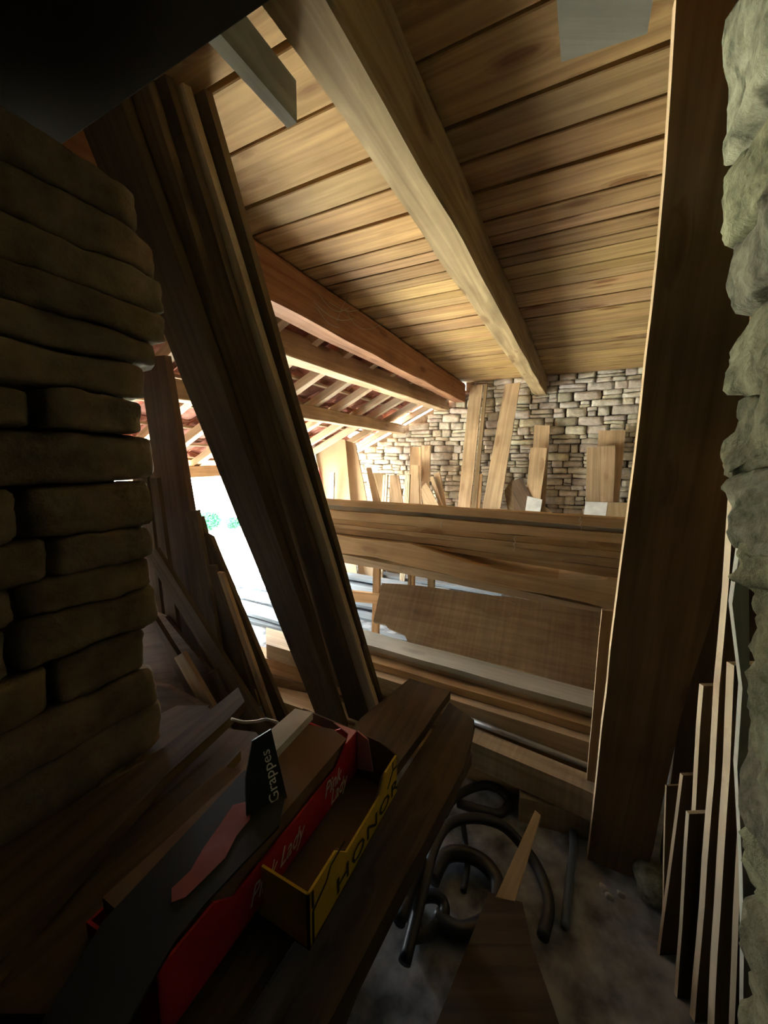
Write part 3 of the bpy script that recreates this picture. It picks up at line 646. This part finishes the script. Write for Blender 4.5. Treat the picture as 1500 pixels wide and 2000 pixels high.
# ------------------------------------------------------------------ fruit crates
def text(parent, s, org, u, v, h, mat, name='lettering', shear=0, stretch=1.0, sp=1.0):
    """flat printed letters: org = baseline start, u = reading direction, v = up, h = letter height"""
    cu = bpy.data.curves.new(name, 'FONT'); cu.body = s; cu.size = 1; cu.shear = shear; cu.extrude = .004; cu.resolution_u = 2; cu.space_character = sp
    tmp = bpy.data.objects.new(name, cu); col.objects.link(tmp); bpy.context.view_layer.update()
    me = bpy.data.meshes.new_from_object(tmp.evaluated_get(bpy.context.evaluated_depsgraph_get())); bpy.data.objects.remove(tmp)
    me.name = name; me.materials.clear(); me.materials.append(mat)
    o = bpy.data.objects.new(name, me); col.objects.link(o)
    u = Vector(u).normalized(); v = Vector(v).normalized(); n = u.cross(v); k = h / .7
    o.matrix_world = Matrix.Translation(Vector(org)) @ Matrix((u * k * stretch, v * k, n * .12)).transposed().to_4x4()
    o.parent = parent; o.matrix_parent_inverse = parent.matrix_world.inverted(); return o
def thing(name, loc, label, cat, rz=0):
    e = bpy.data.objects.new(name, None); col.objects.link(e); e.location = loc; e.rotation_euler = (0, 0, rz); bpy.context.view_layer.update(); tag(e, label, cat); return e
# yellow crate
yc = thing('fruit_crate', (-.54, .68, .702), 'open yellow cardboard crate with black lettering, the red crate nested inside it', 'crate')
X0, X1, Y0, Y1, Z0 = -.70, -.385, .475, .86, .704
def wallp(name, pts, mat, n, t=.005, par=yc, wob=.0): return prism(name, [Vector(p) for p in pts], Vector(n), t, M[mat], .001, wob, par)
wallp('base_panel', [(X0, Y0, Z0 + .005), (X1, Y0, Z0 + .005), (X1, Y1, Z0 + .005), (X0, Y1, Z0 + .005)], 'card', (0, 0, 1))
yp = wallp('side_panel', [(X1, Y0, Z0), (X1, Y1, Z0), (X1, Y1, Z0 + .115), (X1, Y1 - .07, Z0 + .115), (X1, Y1 - .10, Z0 + .075), (X1, Y0 + .13, Z0 + .075), (X1, Y0 + .09, Z0 + .118), (X1, Y0, Z0 + .118)], 'yellow', (1, 0, 0))
wallp('side_panel', [(X0, Y0, Z0), (X0, Y1, Z0), (X0, Y1, Z0 + .115), (X0, Y0, Z0 + .115)], 'yellow', (-1, 0, 0))
wallp('inner_lining', [(X1 - .006, Y0 + .01, Z0 + .01), (X1 - .006, Y1 - .01, Z0 + .01), (X1 - .006, Y1 - .01, Z0 + .11), (X1 - .006, Y1 - .08, Z0 + .108), (X1 - .006, Y1 - .11, Z0 + .07), (X1 - .006, Y0 + .14, Z0 + .07), (X1 - .006, Y0 + .10, Z0 + .11), (X1 - .006, Y0 + .01, Z0 + .11)], 'card', (1, 0, 0), .003)
wallp('end_panel', [(X0, Y0, Z0), (X1, Y0, Z0), (X1, Y0, Z0 + .118), (X0, Y0, Z0 + .118)], 'yellow', (0, -1, 0))
wallp('end_panel', [(X0, Y1, Z0), (X1, Y1, Z0), (X1, Y1, Z0 + .115), (X1 - .05, Y1, Z0 + .135), (X0, Y1, Z0 + .15)], 'card', (0, 1, 0), wob=.004)
text(yp, 'HONOR', (X1 + .002, Y0 + .085, Z0 + .018), (0, 1, 0), (0, 0, 1), .034, M['ink'], stretch=1.55, sp=1.12)
def strip(a, b, wd=.005, x=None):
    a = Vector(a); b = Vector(b); d = (b - a).normalized(); q = Vector((1, 0, 0)).cross(d) * wd / 2
    prism('printed_line', [a - q, b - q, b + q, a + q], Vector((1, 0, 0)), .001, M['ink'], 0, 0, yp)
xs = X1 + .0015
for a, b in (((Y0 + .012, .005), (Y0 + .012, .072)), ((Y0 + .012, .072), (Y0 + .055, .088)), ((Y0 + .055, .088), (Y0 + .07, .108)), ((Y0 + .012, .08), (Y0 + .012, .115)), ((Y0 + .07, .108), (Y0 + .12, .112)), ((Y1 - .06, .06), (Y1 - .03, .09)), ((Y1 - .03, .09), (Y1 - .03, .115)), ((Y1 - .03, .09), (Y1 - .005, .085))):
    strip((xs, a[0], Z0 + a[1]), (xs, b[0], Z0 + b[1]))
# red crate
rc = thing('fruit_crate', (-.70, .52, .735), 'red cardboard apple crate with white script lettering, lying in the yellow crate', 'crate')
def rw(name, pts, mat, n, t=.005, wob=0): return prism(name, [Vector(p) for p in pts], Vector(n), t, M[mat], .001, wob, rc)
RX1, RX0, RY0, RY1, RZ = -.498, -.69, .27, .835, .738
rw('base_panel', [(RX0, RY0, RZ + .004), (RX1, RY0, RZ + .004), (RX1, RY1, RZ + .004), (RX0, RY1, RZ + .004)], 'card', (0, 0, 1), .004)
rp = rw('side_panel', [(RX1, RY0, RZ), (RX1, RY1, RZ), (RX1, RY1, RZ + .125), (RX1, RY1 - .05, RZ + .125), (RX1, RY1 - .10, RZ + .09), (RX1, RY0 + .14, RZ + .09), (RX1, RY0 + .10, RZ + .125), (RX1, RY0, RZ + .125)], 'red', (1, 0, 0))
rw('side_panel', [(RX0, RY0, RZ), (RX0, RY1, RZ), (RX0, RY1, RZ + .09), (RX0, RY0, RZ + .09)], 'red', (-1, 0, 0))
rw('end_panel', [(RX0, RY1, RZ), (RX1, RY1, RZ), (RX1, RY1, RZ + .125), (RX1 - .04, RY1, RZ + .125), (RX1 - .08, RY1, RZ + .10), (RX0, RY1, RZ + .10)], 'red', (0, 1, 0))
rw('end_panel', [(RX0, RY0, RZ), (RX1, RY0, RZ), (RX1, RY0, RZ + .125), (RX0, RY0, RZ + .09)], 'red', (0, -1, 0))
o = rw('corner_cap', [(RX1 - .075, RY1, RZ + .128), (RX1, RY1, RZ + .128), (RX1, RY1 - .055, RZ + .128), (RX1 - .014, RY1 - .02, RZ + .128)], 'pink', (0, 0, 1), .003); o['label'] = 'pale pink folded corner cap'
rw('corner_gusset', [(RX1 + .001, RY1 + .001, RZ + .01), (RX1 + .001, RY1 + .001, RZ + .124), (RX1 + .034, RY1 + .005, RZ + .11), (RX1 + .05, RY1 + .005, RZ + .02)], 'pink', (0, -1, 0), .004)
text(rp, 'Pink Lady', (RX1 + .002, RY0 + .17, RZ + .028), (0, 1, 0), (0, 0, 1), .038, M['paper'], shear=.5, stretch=.75)
text(rp, 'Pink', (RX1 + .002, RY1 - .155, RZ + .05), (0, 1, .1), (0, 0, 1), .036, M['paper'], shear=.5, stretch=.75)
text(rp, 'Lady', (RX1 + .002, RY1 - .13, RZ + .012), (0, 1, .1), (0, 0, 1), .034, M['paper'], shear=.5, stretch=.75)
# flattened brown carton lying in the red crate
o = prism('carton', [Vector(p) for p in ((-.508, .29, .862), (-.508, .80, .862), (-.56, .815, .862), (-.675, .79, .862), (-.675, .29, .862))], Vector((0, 0, 1)), .11, M['card'], .003, .003)
tag(o, 'closed brown carton filling the right half of the red crate', 'carton')
# black crate
bc = thing('fruit_crate', (-.72, .5, .86), 'black cardboard grape crate with a folded flap and a red motif', 'crate')
def bw(name, px, pl, t, mat): return slab(name, None, px, pl, t, M[mat], parent=bc, wob=0, bev=.001)
lp = bw('lid_panel', [(478, 1503), (556, 1560), (545, 1612), (470, 1690), (400, 1765), (340, 1840), (230, 2030), (60, 2030), (200, 1800)], PZ(.871), .006, 'black')
fl = (hit((530, 1500), PZ(.93)), Vector((.85, -.35, .35)).normalized())
fp = bw('folded_flap', [(493, 1447), (530, 1424), (545, 1490), (562, 1562), (482, 1612), (480, 1520)], fl, .005, 'black')
pa = hit((546, 1562), fl); pb = hit((523, 1450), fl); u = (pb - pa).normalized(); nn = fl[1]; v = nn.cross(u); 
text(fp, 'Grappes', pa + nn * .002, u, v, (pb - pa).length * .185, M['paper'], stretch=1.0)
sp = PZ(.8725)
slab('red_motif', None, [(455, 1572), (478, 1566), (491, 1575), (488, 1600), (462, 1632), (440, 1675), (400, 1715), (362, 1752), (335, 1762), (335, 1735), (372, 1700), (398, 1655), (430, 1610)], sp, .001, M['motif'], parent=lp, wob=0, bev=.0)
slab('board', 'small grey white wood offcut lying across the far corner of the red crate', [(576, 1384), (611, 1391), (538, 1468), (529, 1425)], PZ(.885), .022, M['white'], 'offcut')
o = tube('plastic_strap', [hit(p, PZ(.90)) for p in ((452, 1404), (475, 1410), (500, 1409), (520, 1405), (542, 1411))], .004, M['paper'], sides=6, sub=4); tag(o, 'pale crumpled strap above the folded black flap', 'strap')

# ------------------------------------------------------------------ hoses and floor pieces
def hose(label, px, r, mat='hose', z=None):
    pts = [hit(p[:2], PZ(p[2])) for p in px]; o = tube('hose', pts, r, M[mat], sides=12, sub=6); tag(o, label, 'hose'); return o
hose('black hose making the uppermost closed loop on the floor under the thick timber', [(780, 1800, .20), (820, 1690, .16), (850, 1629, .12), (880, 1566, .09), (910, 1544, .07), (945, 1534, .05), (972, 1540, .04), (990, 1556, .03), (993, 1572, .03), (982, 1586, .04), (964, 1588, .05), (925, 1578, .06), (895, 1568, .05)], .02)
hose('black hose arching from the planks across the floor to the right', [(790, 1880, .12), (825, 1740, .14), (850, 1650, .16), (880, 1608, .16), (930, 1598, .14), (980, 1612, .10), (1015, 1645, .06), (1045, 1685, .03), (1065, 1730, .03), (1072, 1775, .03), (1060, 1830, .03)], .02)
hose('thick black hose loop lying in the darkest part of the floor', [(845, 1720, .03), (870, 1672, .04), (910, 1668, .05), (950, 1690, .05), (972, 1730, .04), (960, 1790, .03), (900, 1820, .03), (850, 1790, .03)], .028)
hose('thin black hose dropping straight down between the two arches', [(903, 1600, .10), (908, 1640, .05), (913, 1690, .03), (905, 1740, .03)], .012)
hose('black hose ring low on the floor beside the plank pile', [(790, 1790, .03), (820, 1755, .04), (855, 1752, .05), (868, 1780, .04), (840, 1820, .03), (800, 1830, .03)], .02)
hose('grey blue hose lying along the floor beside the slim upright board', [(1118, 1622, .02), (1119, 1660, .02), (1113, 1710, .02), (1108, 1760, .02), (1103, 1810, .02)], .014, 'hoseblue')
slab('batten', 'pointed batten rising from the dark floor with its left edge lit', [(1045, 1582), (1056, 1592), (1005, 1760), (968, 1752)], PL(1.30, .42, .98, .25), .03, M['pale'], 'batten', wob=.002)
slab('board', 'broad dark board lying in the nearest corner of the floor', [(955, 1742), (1020, 1762), (1040, 1850), (1120, 2080), (820, 2080), (900, 1880)], PZ(.23), .04, M['shaded_old'], 'board')
o = box('timber_block', (-.14, .62, 0), (-.04, .9, .185), M['dark']); tag(o, 'dark block carrying the broad board in the nearest corner', 'timber')
S = Stones((6, 6, 6), 3); S.add(hit((1272, 1718), PZ(.06)), (.05, .07, .06), .02, 12); o = S.build('stone', M['stonegrey']); tag(o, 'pale broken stone beside the foot of the tall dark slab', 'stone')
for i, p in enumerate(((1178, 1735), (1190, 1752), (1212, 1746))):
    S = Stones((4, 4, 4), 3); S.add(hit(p, PZ(.012)), (.014, .008, .012), .006, 40); o = S.build('stone_chip', M['white']); tag(o, 'one of the tiny white chips on the dark floor near the slab foot', 'chip', 'white chips on the floor')

# ------------------------------------------------------------------ cobwebs and outdoors
def web(label, px):
    e = thing('cobweb', hit(px[0][0], PY(2.2)), label, 'cobweb')
    for a, b, s in px:
        p = hit(a, PX(-1.47)); q = hit(b, PX(-1.47)); pts = [p.lerp(q, i / 6) + Vector((.01, 0, -s * math.sin(math.pi * i / 6))) for i in range(7)]
        tube('strand', pts, .0022, M['web'], e, 4, 2)
web('dusty cobweb sagging across the side of the red brown beam', [((610, 590), (690, 622), .05), ((620, 575), (680, 600), .06), ((640, 590), (700, 605), .03), ((655, 628), (690, 560), -.02), ((700, 642), (745, 632), .02), ((615, 600), (660, 640), .03), ((672, 604), (700, 640), .02)])
def bush(name, label, c, r, n, s, mat):
    V = []; Fc = []; g = random.Random(3)
    for i in range(n):
        d = Vector((g.gauss(0, 1), g.gauss(0, 1), g.gauss(0, 1))).normalized() * r * g.uniform(.5, 1); d.z *= .8
        p = Vector(c) + d; u = Vector((g.gauss(0, 1), g.gauss(0, 1), g.gauss(0, 1))).normalized() * s; v = u.orthogonal().normalized() * s * .6; k = len(V)
        V += [p - u, p + v, p + u, p - v]; Fc.append((k, k + 1, k + 2, k + 3))
    o = mesh_obj(name, V, Fc, mat); tag(o, label, 'bush'); return o
c = hit((407, 1018), PX(-8)); bush('bush', 'green bush outdoors seen through the bright gap', (c.x, c.y, c.z), .3, 1300, .035, M['green'])
c = hit((456, 1022), PX(-8)); bush('bush', 'smaller green bush right of the first one, against the gap edge', (c.x, c.y, c.z), .2, 700, .03, M['green'])
c = hit((440, 1040), PX(-7.6)); o = beam('kerb', (-7.6, c.y - 6, -.35), (-7.6, c.y + 6, -.35), .2, c.z + .35, M['grey']); tag(o, 'grey kerb across the yard in front of the bushes', 'kerb')
